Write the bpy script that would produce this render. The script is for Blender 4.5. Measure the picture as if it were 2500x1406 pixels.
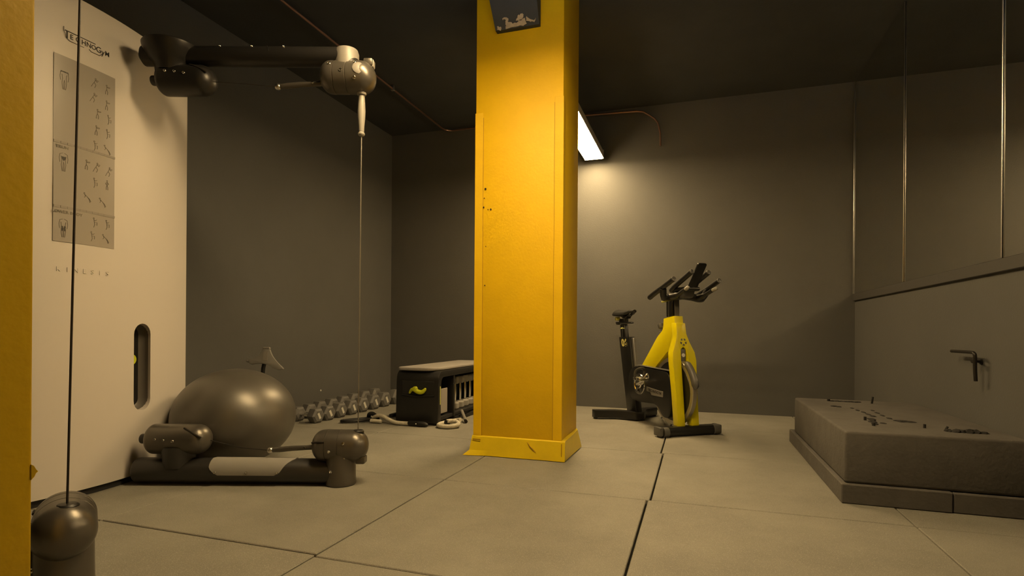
import bpy, bmesh, math, random
from mathutils import Vector, Matrix

random.seed(7)
S = bpy.context.scene
COL = S.collection
for o in list(bpy.data.objects):
    bpy.data.objects.remove(o)
PI = math.pi
R = math.radians

# ------------------------------------------------------------------ camera
cam = bpy.data.cameras.new('camera')
cam.sensor_width = 36.0
cam.lens = 1357 / 2500 * 36
cam.shift_y = (807 - 703) / 2500
cam.clip_start = 0.02
co = bpy.data.objects.new('camera', cam)
COL.objects.link(co)
YAW, ROLL = 0.321, 0.007
co.matrix_world = (Matrix.Translation((0, 0, 0.75)) @ Matrix.Rotation(YAW, 4, 'Z')
                   @ Matrix.Rotation(PI / 2, 4, 'X') @ Matrix.Rotation(ROLL, 4, 'Z'))
S.camera = co

# ------------------------------------------------------------------ world, exposure
w = bpy.data.worlds.new('world')
S.world = w
w.use_nodes = True
w.node_tree.nodes['Background'].inputs[0].default_value = (0.02, 0.02, 0.022, 1)
S.view_settings.view_transform = 'Standard'
S.view_settings.look = 'None'
S.view_settings.exposure = 0.0
S.view_settings.gamma = 1.0
S.view_settings.use_curve_mapping = False
S.cycles.blur_glossy = 0.0              # let the wall mirror throw sharp light back on the walls
S.cycles.caustics_reflective = True
LAMP_COLOR = (1.0, 0.70, 0.34)
LAMP_REAR, LAMP_FRONT = 92.0, 82.0      # strength of the two linear lamps
ADDED_UPLIGHT = 40.0                          # added cool glow on top of the front lamp, fills ceiling and upper walls

# ------------------------------------------------------------------ materials
TONE = 0.72      # all paints and plastics are this much darker than their nominal colour
def mat(name, color, rough=0.6, metal=0.0, spec=0.5, var=0.0, vscale=8.0, bump=0.0, bscale=200.0,
        emit=None, estr=0.0, alpha=1.0, coat=0.0):
    if metal < 1.0 and not emit: color = tuple(c * TONE for c in color)
    m = bpy.data.materials.new(name)
    m.use_nodes = True
    nt = m.node_tree
    b = nt.nodes['Principled BSDF']
    b.inputs['Base Color'].default_value = (*color, 1)
    b.inputs['Roughness'].default_value = rough
    b.inputs['Metallic'].default_value = metal
    b.inputs['Specular IOR Level'].default_value = spec
    b.inputs['Alpha'].default_value = alpha
    b.inputs['Coat Weight'].default_value = coat
    if emit:
        b.inputs['Emission Color'].default_value = (*emit, 1)
        b.inputs['Emission Strength'].default_value = estr
    tc = nt.nodes.new('ShaderNodeTexCoord')
    if var > 0:
        n = nt.nodes.new('ShaderNodeTexNoise')
        n.inputs['Scale'].default_value = vscale
        n.inputs['Detail'].default_value = 6
        n.inputs['Roughness'].default_value = 0.65
        nt.links.new(tc.outputs['Object'], n.inputs['Vector'])
        r = nt.nodes.new('ShaderNodeValToRGB')
        r.color_ramp.elements[0].position = 0.3
        r.color_ramp.elements[1].position = 0.7
        r.color_ramp.elements[0].color = (*[c * (1 - var) for c in color], 1)
        r.color_ramp.elements[1].color = (*[min(1, c * (1 + var)) for c in color], 1)
        nt.links.new(n.outputs['Fac'], r.inputs['Fac'])
        nt.links.new(r.outputs['Color'], b.inputs['Base Color'])
    if bump > 0:
        n2 = nt.nodes.new('ShaderNodeTexNoise')
        n2.inputs['Scale'].default_value = bscale
        n2.inputs['Detail'].default_value = 3
        nt.links.new(tc.outputs['Object'], n2.inputs['Vector'])
        bp = nt.nodes.new('ShaderNodeBump')
        bp.inputs['Strength'].default_value = bump
        bp.inputs['Distance'].default_value = 0.004
        nt.links.new(n2.outputs['Fac'], bp.inputs['Height'])
        nt.links.new(bp.outputs['Normal'], b.inputs['Normal'])
    return m

def speckle_mat(name, base, fleck, rough=0.75, amount=0.62, scale=420.0):
    """rubber granulate: fine pale flecks over a slow tonal drift"""
    m = mat(name, base, rough, var=0.16, vscale=2.3, bump=0.35, bscale=260)
    nt = m.node_tree
    b = nt.nodes['Principled BSDF']
    old = b.inputs['Base Color'].links[0].from_socket
    tc = nt.nodes.new('ShaderNodeTexCoord')
    n = nt.nodes.new('ShaderNodeTexNoise')
    n.inputs['Scale'].default_value = scale
    n.inputs['Detail'].default_value = 1
    nt.links.new(tc.outputs['Object'], n.inputs['Vector'])
    r = nt.nodes.new('ShaderNodeValToRGB')
    r.color_ramp.elements[0].position = amount
    r.color_ramp.elements[1].position = amount + 0.05
    nt.links.new(n.outputs['Fac'], r.inputs['Fac'])
    mx = nt.nodes.new('ShaderNodeMix')
    mx.data_type = 'RGBA'
    nt.links.new(r.outputs['Color'], mx.inputs['Factor'])
    nt.links.new(old, mx.inputs['A'])
    mx.inputs['B'].default_value = (*[c * TONE for c in fleck], 1)
    nt.links.new(mx.outputs['Result'], b.inputs['Base Color'])
    return m

M = dict(
    wall=mat('wall_paint', (0.130, 0.130, 0.125), 0.72, spec=0.3, var=0.06, vscale=1.5, bump=0.25, bscale=90),
    ceiling=mat('ceiling_paint', (0.085, 0.09, 0.094), 0.85, spec=0.2, var=0.1, vscale=2, bump=0.3, bscale=60),
    tile=speckle_mat('rubber_tile', (0.275, 0.265, 0.225), (0.48, 0.46, 0.39)),
    subfloor=mat('subfloor', (0.012, 0.011, 0.01), 0.95),
    yellow=mat('column_yellow', (0.97, 0.62, 0.002), 0.55, spec=0.35, var=0.05, vscale=5, bump=0.2, bscale=70),
    yellow_gloss=mat('trim_yellow', (1.0, 0.74, 0.01), 0.38, spec=0.5, var=0.06, vscale=9),
    seam=mat('seam_dark_yellow', (0.40, 0.22, 0.004), 0.7),
    hole=mat('hole_dark', (0.02, 0.015, 0.01), 0.9),
    plaster=mat('bare_plaster', (0.62, 0.52, 0.38), 0.85, var=0.15, vscale=40),
    panel=mat('panel_white', (0.80, 0.76, 0.71), 0.42, spec=0.4, bump=0.04, bscale=300),
    black=mat('black_plastic', (0.011, 0.011, 0.011), 0.45),
    matte_black=mat('matte_black', (0.012, 0.012, 0.012), 0.8),
    machine=mat('machine_grey', (0.17, 0.158, 0.138), 0.34, metal=0.65, spec=0.5, bump=0.05, bscale=400),
    machine_pale=mat('machine_pale_grey', (0.30, 0.285, 0.26), 0.42, spec=0.5),
    tube_dark=mat('tube_dark_grey', (0.038, 0.037, 0.036), 0.38, metal=0.4, spec=0.5),
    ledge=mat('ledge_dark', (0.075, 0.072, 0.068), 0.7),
    tube=mat('tube_grey', (0.026, 0.025, 0.024), 0.42, spec=0.7),
    slot=mat('slot_grey', (0.16, 0.15, 0.135), 0.42, spec=0.5),
    cover=mat('cover_grey', (0.36, 0.35, 0.33), 0.55, spec=0.4, bump=0.1, bscale=300),
    steel=mat('bolt_steel', (0.75, 0.74, 0.70), 0.2, metal=1.0),
    chrome=mat('chrome', (0.8, 0.79, 0.77), 0.12, metal=1.0),
    brushed=mat('brushed_steel', (0.55, 0.54, 0.52), 0.3, metal=1.0),
    cable=mat('cable_black', (0.02, 0.017, 0.016), 0.5),
    cable_steel=mat('cable_steel', (0.35, 0.34, 0.32), 0.35, metal=0.7),
    handle_pale=mat('handle_pale', (0.40, 0.385, 0.345), 0.45),
    ball=mat('ball_rubber', (0.16, 0.15, 0.13), 0.39, metal=0.4, spec=0.7, var=0.08, vscale=6),
    poster=mat('poster_film', (0.41, 0.38, 0.345), 0.3, spec=0.5),
    ink=mat('poster_ink', (0.20, 0.178, 0.145), 0.5),
    ink_dark=mat('ink_dark', (0.03, 0.027, 0.022), 0.5),
    ink_mid=mat('poster_band', (0.34, 0.315, 0.285), 0.4),
    lime=mat('lime_yellow', (0.62, 0.68, 0.01), 0.5),
    pale_lime=mat('pale_lime', (0.70, 0.72, 0.22), 0.5),
    bike_yellow=mat('bike_yellow', (0.86, 0.76, 0.0), 0.32, spec=0.5),
    bike_black=mat('bike_black', (0.010, 0.010, 0.010), 0.36),
    bike_grey=mat('bike_grey', (0.10, 0.098, 0.092), 0.4),
    grip=mat('grip_black', (0.011, 0.011, 0.011), 0.36, spec=0.6),
    rim=mat('flywheel_rim', (0.62, 0.58, 0.50), 0.32, metal=0.8),
    badge=mat('badge_grey', (0.30, 0.29, 0.27), 0.4, metal=0.4),
    digits=mat('digit_yellow', (0.80, 0.75, 0.25), 0.5),
    rubber=mat('dumbbell_rubber', (0.17, 0.167, 0.16), 0.55, var=0.1, vscale=30),
    white=mat('label_white', (0.78, 0.77, 0.70), 0.5),
    rope=mat('rope_white', (0.74, 0.70, 0.58), 0.8, var=0.2, vscale=60, bump=0.6, bscale=120),
    cushion=mat('bench_cushion', (0.38, 0.36, 0.34), 0.7, bump=0.1, bscale=200),
    bench=mat('bench_body', (0.016, 0.016, 0.016), 0.42),
    lit_patch_and_inset=mat('lit_patch_and_inset', (0.42, 0.39, 0.35), 0.6),
    copper=mat('copper_pipe', (0.42, 0.25, 0.19), 0.35, metal=0.8),
    platform=mat('platform_screed', (0.14, 0.132, 0.122), 0.85, spec=0.3, var=0.14, vscale=7, bump=0.5, bscale=60),
    debris=mat('tar_residue', (0.012, 0.011, 0.01), 0.8, bump=0.6, bscale=80),
    housing=mat('lamp_housing', (0.72, 0.69, 0.62), 0.45),
    mirror=mat('mirror_glass', (0.88, 0.89, 0.88), 0.0, metal=1.0),
    handle_dark=mat('handle_dark', (0.03, 0.026, 0.022), 0.4, metal=0.4),
    diff_rear=mat('diffuser_rear', (0.8, 0.8, 0.8), 0.5, emit=LAMP_COLOR, estr=LAMP_REAR),
    diff_front=mat('diffuser_front', (0.8, 0.8, 0.8), 0.5, emit=LAMP_COLOR, estr=LAMP_FRONT),
    added_uplight=mat('added_uplight', (0.8, 0.8, 0.8), 0.5, emit=(0.60, 0.80, 1.0), estr=ADDED_UPLIGHT),
)

# ------------------------------------------------------------------ mesh helpers
def finish(bm, angle=35):
    bmesh.ops.recalc_face_normals(bm, faces=bm.faces)

def mesh_from(bm, name, angle=35):
    finish(bm)
    me = bpy.data.meshes.new(name)
    bm.to_mesh(me)
    bm.free()
    me.polygons.foreach_set('use_smooth', [True] * len(me.polygons))
    try:
        me.set_sharp_from_angle(angle=R(angle))
    except Exception:
        pass
    return me

def obj(name, bm, m, parent=None, loc=None, rot=None, angle=35):
    me = bm if isinstance(bm, bpy.types.Mesh) else mesh_from(bm, name, angle)
    o = bpy.data.objects.new(name, me)
    if m is not None and not me.materials:
        me.materials.append(M[m] if isinstance(m, str) else m)
    COL.objects.link(o)
    if parent is not None:
        o.parent = parent
    if loc is not None:
        o.location = loc
    if rot is not None:
        o.rotation_euler = rot
    return o

def tag(o, label=None, cat=None, group=None, kind=None):
    if label: o['label'] = label
    if cat: o['category'] = cat
    if group: o['group'] = group
    if kind: o['kind'] = kind
    return o

def thing(name, label, cat, loc=(0, 0, 0), rz=0.0, group=None):
    o = bpy.data.objects.new(name, None)
    o.empty_display_size = 0.1
    COL.objects.link(o)
    o.location = loc
    o.rotation_euler = (0, 0, rz)
    return tag(o, label, cat, group)

def B():
    return bmesh.new()

def bevel(bm, w, seg=2, geom=None, ang=30):
    es = [e for e in (geom or bm.edges) if len(e.link_faces) == 2 and e.calc_face_angle(0) > R(ang)]
    if es and w > 0:
        bmesh.ops.bevel(bm, geom=es, offset=w, segments=seg, affect='EDGES', profile=0.5, clamp_overlap=True)

def merge(dst, src):
    me = bpy.data.meshes.new('tmp')
    src.to_mesh(me)
    src.free()
    dst.from_mesh(me)
    bpy.data.meshes.remove(me)

def box(bm, lo, hi, bev=0.0, seg=2, mx=None):
    t = B()
    c = [(a + b) / 2 for a, b in zip(lo, hi)]
    s = [abs(b - a) for a, b in zip(lo, hi)]
    bmesh.ops.create_cube(t, size=1.0, matrix=Matrix.Translation(c) @ Matrix.Diagonal((*s, 1)))
    if bev: bevel(t, bev, seg)
    if mx is not None: bmesh.ops.transform(t, matrix=mx, verts=t.verts)
    merge(bm, t)
    return bm

def axis_matrix(p, d, up=(0, 0, 1)):
    z = Vector(d).normalized()
    u = Vector(up)
    if abs(z.dot(u)) > 0.99: u = Vector((0, 1, 0)) if abs(z.y) < .9 else Vector((1, 0, 0))
    x = u.cross(z).normalized()
    y = z.cross(x)
    m = Matrix((x, y, z)).transposed().to_4x4()
    return Matrix.Translation(p) @ m

def lathe(bm, prof, n=24, mx=None):
    """prof: list of (radius, height along z)"""
    t = B()
    rings = []
    for r, z in prof:
        if r < 1e-5:
            rings.append([t.verts.new((0, 0, z))])
        else:
            rings.append([t.verts.new((r * math.cos(2 * PI * k / n), r * math.sin(2 * PI * k / n), z)) for k in range(n)])
    for a, b in zip(rings, rings[1:]):
        for k in range(n):
            k2 = (k + 1) % n
            if len(a) == 1 and len(b) == 1: continue
            if len(a) == 1: t.faces.new((a[0], b[k2], b[k]))
            elif len(b) == 1: t.faces.new((a[k], a[k2], b[0]))
            else: t.faces.new((a[k], a[k2], b[k2], b[k]))
    if len(rings[0]) > 1: t.faces.new(rings[0])
    if len(rings[-1]) > 1: t.faces.new(rings[-1])
    if mx is not None: bmesh.ops.transform(t, matrix=mx, verts=t.verts)
    merge(bm, t)
    return bm

def cyl(bm, p0, p1, r0, r1=None, n=20, bev=0.0):
    r1 = r0 if r1 is None else r1
    d = Vector(p1) - Vector(p0)
    L = d.length
    if bev:
        prof = [(r0 - bev, 0), (r0 - bev * .3, bev * .3), (r0, bev), (r1, L - bev), (r1 - bev * .3, L - bev * .3), (r1 - bev, L)]
    else:
        prof = [(r0, 0), (r1, L)]
    return lathe(bm, prof, n, axis_matrix(p0, d))

def capsule(bm, p0, p1, r, n=28, e0=1.0, e1=1.0, grooves=(), gd=0.0025, gw=0.0025):
    """rounded cylinder whose round ends touch p0 and p1; grooves at distances from p0"""
    d = Vector(p1) - Vector(p0)
    L = d.length
    prof = []
    for k in range(9):
        a = PI / 2 * k / 8
        prof.append((r * math.sin(a), r * e0 * (1 - math.cos(a))))
    for g in sorted(grooves):
        prof += [(r, g - gw), (r - gd, g - gw * .5), (r - gd, g + gw * .5), (r, g + gw)]
    for k in range(8, -1, -1):
        a = PI / 2 * k / 8
        prof.append((r * math.sin(a), L - r * e1 * (1 - math.cos(a))))
    return lathe(bm, prof, n, axis_matrix(p0, d))

def smooth_path(pts, sub=6):
    pts = [Vector(p) for p in pts]
    out = []
    for i in range(len(pts) - 1):
        p0 = pts[max(i - 1, 0)]; p1 = pts[i]; p2 = pts[i + 1]; p3 = pts[min(i + 2, len(pts) - 1)]
        for k in range(sub):
            t = k / sub
            out.append(0.5 * ((2 * p1) + (-p0 + p2) * t + (2 * p0 - 5 * p1 + 4 * p2 - p3) * t * t + (-p0 + 3 * p1 - 3 * p2 + p3) * t ** 3))
    out.append(pts[-1])
    return out

def tube(bm, pts, r, n=12, flat=1.0, closed=False):
    """sweep a circle (or an ellipse: flat scales its vertical) along a path; r may be a list"""
    t = B()
    pts = [Vector(p) for p in pts]
    N = len(pts)
    rs = r if isinstance(r, (list, tuple)) else [r] * N
    rings = []
    ref = None
    for i, p in enumerate(pts):
        if closed: d = pts[(i + 1) % N] - pts[i - 1]
        else: d = pts[min(i + 1, N - 1)] - pts[max(i - 1, 0)]
        if d.length < 1e-9: d = Vector((0, 0, 1))
        d.normalize()
        if ref is None:
            ref = Vector((0, 0, 1)) if abs(d.z) < 0.9 else Vector((0, 1, 0))
        y = (ref - d * ref.dot(d))
        if y.length < 1e-6: y = d.orthogonal()
        y.normalize(); ref = y
        x = y.cross(d)
        rings.append([t.verts.new(p + x * rs[i] * math.cos(2 * PI * k / n) + y * rs[i] * flat * math.sin(2 * PI * k / n)) for k in range(n)])
    pairs = list(zip(rings, rings[1:])) + ([(rings[-1], rings[0])] if closed else [])
    for a, b in pairs:
        for k in range(n):
            t.faces.new((a[k], a[(k + 1) % n], b[(k + 1) % n], b[k]))
    if not closed:
        t.faces.new(rings[0]); t.faces.new(rings[-1])
    merge(bm, t)
    return bm

def prism(bm, outline, d0, d1, axes='xz', bev=0.0, seg=2, mx=None, shear=None):
    """extrude a 2D outline; axes says which axes the outline lies in; depth along the third"""
    t = B()
    def P(a, b, d):
        v = {'xz': (a, d, b), 'yz': (d, a, b), 'xy': (a, b, d)}[axes]
        if shear: v = shear(*v)
        return v
    f = [t.verts.new(P(a, b, d0)) for a, b in outline]
    g = [t.verts.new(P(a, b, d1)) for a, b in outline]
    n = len(outline)
    t.faces.new(f); t.faces.new(g[::-1])
    for k in range(n):
        t.faces.new((f[k], f[(k + 1) % n], g[(k + 1) % n], g[k]))
    bmesh.ops.recalc_face_normals(t, faces=t.faces)
    if bev: bevel(t, bev, seg)
    if mx is not None: bmesh.ops.transform(t, matrix=mx, verts=t.verts)
    merge(bm, t)
    return bm

def round_poly(pts, rad, seg=5):
    """round the corners of a 2D polygon; rad may be a list"""
    out = []
    n = len(pts)
    for i in range(n):
        p = Vector(pts[i]); a = Vector(pts[i - 1]); b = Vector(pts[(i + 1) % n])
        r = rad[i] if isinstance(rad, (list, tuple)) else rad
        r = min(r, (a - p).length * .49, (b - p).length * .49)
        if r <= 0: out.append(tuple(p)); continue
        q0 = p + (a - p).normalized() * r; q1 = p + (b - p).normalized() * r
        for k in range(seg + 1):
            s = k / seg
            out.append(tuple(q0 * (1 - s) ** 2 + p * 2 * s * (1 - s) + q1 * s * s))
    return out

def stadium(hw, hh, n=10):
    """upright stadium outline: half width hw, half height hh"""
    pts = []
    for k in range(n + 1):
        a = PI * k / n
        pts.append((hw * math.cos(a), hh - hw + hw * math.sin(a)))
    for k in range(n + 1):
        a = PI + PI * k / n
        pts.append((hw * math.cos(a), -(hh - hw) + hw * math.sin(a)))
    return pts

def text_mesh(s, size, depth=0.0006, mx=None, xscale=1.0, spacing=1.0, bold=0.0):
    cu = bpy.data.curves.new('txt', 'FONT')
    cu.body = s
    cu.size = size
    cu.extrude = depth
    cu.offset = bold
    cu.space_character = spacing
    cu.align_x = 'CENTER'
    cu.align_y = 'CENTER'
    o = bpy.data.objects.new('txt', cu)
    COL.objects.link(o)
    dg = bpy.context.evaluated_depsgraph_get()
    me = bpy.data.meshes.new_from_object(o.evaluated_get(dg))
    bpy.data.objects.remove(o)
    bpy.data.curves.remove(cu)
    me.transform(Matrix.Diagonal((xscale, 1, 1, 1)))
    if mx is not None: me.transform(mx)
    me.materials.clear()
    return me

# text frames: where local x runs, where local y runs, position
def frame(p, x, y):
    x = Vector(x).normalized(); y = Vector(y).normalized(); z = x.cross(y)
    return Matrix.Translation(p) @ Matrix((x, y, z)).transposed().to_4x4()

def dup(root, loc, rz=None, label=None, scale=None):
    r = root.copy(); COL.objects.link(r)
    r.location = loc
    if rz is not None: r.rotation_euler = (0, 0, rz)
    if label: r['label'] = label
    if scale: r.scale = (scale,) * 3
    for ch in list(root.children):
        c = ch.copy(); COL.objects.link(c); c.parent = r
        for g in list(ch.children):
            d = g.copy(); COL.objects.link(d); d.parent = c
    return r

# ------------------------------------------------------------------ the room
UL, UR, VB, VF, HC = -3.27, 1.30, 5.51, -2.6, 2.93

def slab(name, lo, hi, m):
    b = B(); box(b, lo, hi)
    o = obj(name, b, m)
    return tag(o, kind='structure')

floor = slab('floor', (UL - .1, VF - .1, -.14), (UR + .1, VB + .1, -.022), 'subfloor')
slab('ceiling', (UL - .1, VF - .1, HC), (UR + .1, VB + .1, HC + .1), 'ceiling')
slab('wall_back', (UL - .1, VB, -.14), (UR + .1, VB + .1, HC + .1), 'wall')
slab('wall_left', (UL - .1, VF - .1, -.14), (UL, VB, HC + .1), 'wall')
slab('wall_right', (UR, VF - .1, -.14), (UR + .1, VB, HC + .1), 'wall')
slab('wall_front', (UL - .1, VF - .1, -.14), (UR + .1, VF, HC + .1), 'wall')

# rubber tiles, a course of about a metre; courses do not quite line up
us = [UL + .002, -2.205, -1.2, -0.2, 0.815, UR - .002]
vs = [VF + .002, -1.455, -.45, .555, 1.555, 2.545, 3.553, 4.563, VB - .002]
for j in range(len(vs) - 1):
    for i in range(len(us) - 1):
        du0 = 0 if i == 0 else (0.010 if (i == 3 and j % 2) else (-.004 if (i == 3) else 0))
        du1 = 0 if i == len(us) - 2 else (0.010 if (i == 2 and j % 2) else (-.004 if i == 2 else 0))
        dv = .014 if (i >= 2 and j == 4) else 0
        dv1 = .014 if (i >= 2 and j == 3) else 0
        dv = 0; 
        g = .003
        gr = .006 if i == 2 else g
        b = B()
        box(b, (us[i] + du0 + g, vs[j] - (.012 if (i >= 2 and j == 4) else 0) + g, -.024),
            (us[i + 1] + du1 - gr, vs[j + 1] - (.012 if (i >= 2 and j == 3) else 0) - g, -random.uniform(0, .0022)), .003, 1)
        obj('tile', b, 'tile', floor)

# ------------------------------------------------------------------ wall mirror
mir = thing('wall_mirror', 'dark mirror panels with thin metal joints on the upper right wall', 'mirror', (UR, 0, 0))
vj = [VB - .012, 4.27, 3.03, 1.79, .55, -.69, -1.93]
for a, b_ in zip(vj, vj[1:]):
    b = B(); box(b, (-.014, b_ + .004, 1.088), (-.003, a - .004, HC - .004))
    obj('mirror_panel', b, 'mirror', mir)
for v in vj:
    b = B(); box(b, (-.020, v - .0045, 1.088), (-.0145, v + .0045, HC - .004), .0015, 1)
    obj('joint_strip', b, 'brushed', mir)
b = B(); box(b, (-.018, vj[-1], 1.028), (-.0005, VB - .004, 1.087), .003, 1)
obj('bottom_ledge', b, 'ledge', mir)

# ------------------------------------------------------------------ lamps
def lamp(x, y, rz, hl, diff, label, up=True):
    t = thing('linear_lamp', label, 'lamp', (x, y, 2.42), rz, 'linear lamps hung below the ceiling')
    b = B(); prism(b, [(-.094, .012), (-.094, .075), (-.06, .095), (.06, .095), (.094, .075), (.094, .012), (.088, .012), (.088, .06), (-.088, .06), (-.088, .012)], -hl, hl, 'xz', .002, 1)
    obj('housing', b, 'housing', t)
    b = B(); box(b, (-.0855, -hl + .004, .0), (.0855, hl - .004, .052), .004, 1)
    obj('diffuser', b, diff, t)
    b = B(); box(b, (-.03, -hl + .1, .0955), (.03, hl - .1, .099))
    obj('added_top_strip', b, 'added_uplight' if up else 'housing', t)  # glow added on the front lamp only, plain housing on the rear one
    for s in (-1, 1):
        b = B(); box(b, (-.094, s * hl, .003), (.094, s * (hl + .006), .09), .002, 1)
        obj('end_cap', b, 'housing', t)
        if s < 0 or up:
            b = B(); cyl(b, (0, s * (hl - .2), .085), (0, s * (hl - .2), HC - 2.42), .006, n=8)
            obj('hanger_rod', b, 'black', t)
        else:
            b = B(); box(b, (-.02, hl, .05), (.02, VB - y, .07), .002, 1)
            obj('wall_bracket', b, 'black', t)
    return t
lamp(-.962, 4.645, 0, .742, 'diff_rear', 'lit linear ceiling lamp half hidden behind the middle yellow column', False)
lamp(-.58, 1.98, PI / 2, .75, 'diff_front', 'linear ceiling lamp above the open floor before the middle column')

# ------------------------------------------------------------------ copper pipe
pp = thing('copper_pipe', 'thin copper pipe bent along the ceiling and down the back wall', 'pipe', (0, 0, 0))
path = [(-2.585, -1.2, 2.895), (-2.585, 5.36, 2.895)]
path += [(-2.585 + .085 * (1 - math.cos(a)), 5.36 + .105 * math.sin(a), 2.895) for a in [PI / 2 * k / 6 for k in range(1, 7)]]
path += [(-2.2, 5.465, 2.897), (-1.04, 5.468, 2.893), (-.56, 5.47, 2.876), (-.50, 5.47, 2.863), (-.40, 5.47, 2.79), (-.365, 5.47, 2.74), (-.343, 5.47, 2.64), (-.340, 5.47, 2.52)]
b = B(); tube(b, path, .009, 10)
obj('pipe', b, 'copper', pp)
for p in ((-2.585, 2.91, 2.91), (-2.585, 4.36, 2.91), (-2.585, 1.3, 2.91)):
    b = B(); box(b, (p[0] - .016, p[1] - .012, 2.878), (p[0] + .016, p[1] + .012, HC), .004, 1)
    obj('pipe_clip', b, 'brushed', pp)

# ------------------------------------------------------------------ yellow columns
def column(u0, u1, v0, v1, label, base=True):
    cx, cy = (u0 + u1) / 2, (v0 + v1) / 2
    t = thing('column', label, 'column', (cx, cy, 0), 0)
    hx, hy = (u1 - u0) / 2, (v1 - v0) / 2
    b = B(); box(b, (-hx, -hy, 0), (hx, hy, HC), .004, 2)
    obj('shaft', b, 'yellow', t)
    return t, hx, hy

col, hx, hy = column(-1.276, -.735, 3.12, 3.54, 'yellow square column standing in the middle of the room')
# glued corner angles down both front edges
for s, zt in ((-1, 2.06), (1, 2.10)):
    x0, x1 = (-hx - .003, -hx + .048) if s < 0 else (hx - .05, hx + .003)
    b = B(); box(b, (x0, -hy - .0035, .118), (x1, -hy - .0002, zt), .0012, 1)
    obj('corner_angle', b, 'yellow', col)
    b = B(); box(b, (x1 if s < 0 else x0 - .0025, -hy - .0012, .118), (x1 + .0025 if s < 0 else x0, -hy + .001, zt - .03))
    obj('seam', b, 'seam', col)
b = B(); box(b, (hx - .0005, -hy - .003, .118), (hx + .0028, -hy + .05, 2.10), .001, 1)
obj('corner_angle', b, 'yellow', col)
# taped skirting round the foot, flaring at the left corner
def skirt(bm, prof_pts, zb, zt):
    """prof_pts: bottom xy, top xy, outward thickness by z"""
    t = B()
    lo = [t.verts.new((x, y, zb)) for (x, y), _ in prof_pts]
    hi = [t.verts.new((x, y, zt)) for _, (x, y) in prof_pts]
    for k in range(len(lo) - 1):
        t.faces.new((lo[k], lo[k + 1], hi[k + 1], hi[k]))
    merge(bm, t)
n = 14
fl_ = []
for k in range(n + 1):
    s = k / n
    x = -hx - .02 + (2 * hx + .045) * s
    flare = .030 * max(0, 1 - s * 4.5) ** 1.3
    wob = .003 * math.sin(9 * s + 1)
    fl_.append(((x - (.035 if k == 0 else 0), -hy - .017 - flare + wob), (x + (.012 if k == 0 else 0), -hy - .009)))
mid_ = [((p[0][0] * .12 + p[1][0] * .88 - (.006 if k == 0 else 0), p[0][1] * .35 + p[1][1] * .65 - .003), p[1]) for k, p in enumerate(fl_)]
b = B(); skirt(b, mid_, .032, .112)
bm3 = B(); skirt(bm3, [(p[0], q[0]) for p, q in zip(fl_, mid_)], .002, .032); merge(b, bm3)
bm2 = B(); skirt(bm2, [((p[1][0], p[1][1]), (p[1][0], -hy - .001)) for p in fl_], .112, .118)
merge(b, bm2)
obj('skirting', b, 'yellow_gloss', col)
b = B()
skirt(b, [((hx + .025, -hy - .017), (hx + .022, -hy - .009)), ((hx + .028, 0), (hx + .018, 0)), ((hx + .034, hy + .01), (hx + .008, hy + .005))], .004, .114)
skirt(b, [((hx + .022, -hy - .009), (hx + .001, -hy - .002)), ((hx + .018, 0), (hx + .001, 0)), ((hx + .008, hy + .005), (hx + .001, hy + .003))], .114, .122)
obj('skirting', b, 'yellow_gloss', col)
b = B()
tube(b, [(.07, -hy - .0135, .10), (.085, -hy - .0145, .078), (.105, -hy - .0155, .06), (.125, -hy - .017, .045)], [.0008, .003, .003, .0008], 6)
obj('skirting_tear', b, 'seam', col)
b = B(); box(b, (-hx + .0, -hy - .019, .093), (-hx + .05, -hy - .0175, .099)); obj('skirting_tear', b, 'seam', col)
b = B(); box(b, (hx + .004, -hy - .0178, .03), (hx + .0075, -hy - .0135, .103)); obj('skirting_tear', b, 'seam', col)
for (x, z, r) in ((-.205, 1.60, .006), (-.216, 1.49, .005), (-.17, 1.475, .005), (-.188, 1.475, .003), (-.205, 1.02, .004), (-.212, 1.545, .003), (-.2, 1.255, .003)):
    b = B(); lathe(b, [(0, .0008), (r, .0008), (r, 0)], 10, axis_matrix((x, -hy - .0036, z), (0, -1, 0)))
    obj('screw_hole', b, 'hole', col)

col2, hx2, hy2 = column(-1.276, -.735, .02, .44, 'yellow square column at the left edge, close to the viewer')
b = B(); prism(b, [(hy2 - .002, .572), (hy2 + .0012, .575), (hy2 + .003, .579), (hy2 + .0052, .5805), (hy2 + .003, .5835), (hy2 + .0008, .588), (hy2 - .002, .590)], hx2 - .002, hx2 + .0006, 'yz')
obj('paint_flake', b, 'yellow', col2)

# dark haunch at the head of the middle column
hb = thing('beam_haunch', 'dark grey tapered haunch with peeling paint high on the yellow column', 'bracket', (-1.0, 3.12, 2.52))
b = B()
bot = [(-.141, -.035), (.125, -.03), (.125, .0), (-.141, 0)]
top = [(-.185, -.21), (.122, -.20), (.125, .0), (-.185, 0)]
lo = [b.verts.new((x, y - .001, 0)) for x, y in bot]; hi = [b.verts.new((x, y - .001, HC - 2.52)) for x, y in top]
b.faces.new(lo); b.faces.new(hi)
for k in range(4): b.faces.new((lo[k], lo[(k + 1) % 4], hi[(k + 1) % 4], hi[k]))
bevel(b, .005, 1)
obj('haunch_body', b, 'ceiling', hb)
rr = random.Random(3)
def ragged(pts, jit=.004, sub=3):
    out = []
    for i in range(len(pts)):
        a, c = pts[i], pts[(i + 1) % len(pts)]
        for k in range(sub):
            s = k / sub
            out.append((a[0] + (c[0] - a[0]) * s + rr.uniform(-jit, jit), a[1] + (c[1] - a[1]) * s + rr.uniform(-jit, jit)))
    return out
slope = (.21 - .035) / (HC - 2.52)
sh = lambda x, y, z: (x, y - .0365 - slope * z * 1.0, z)
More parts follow.
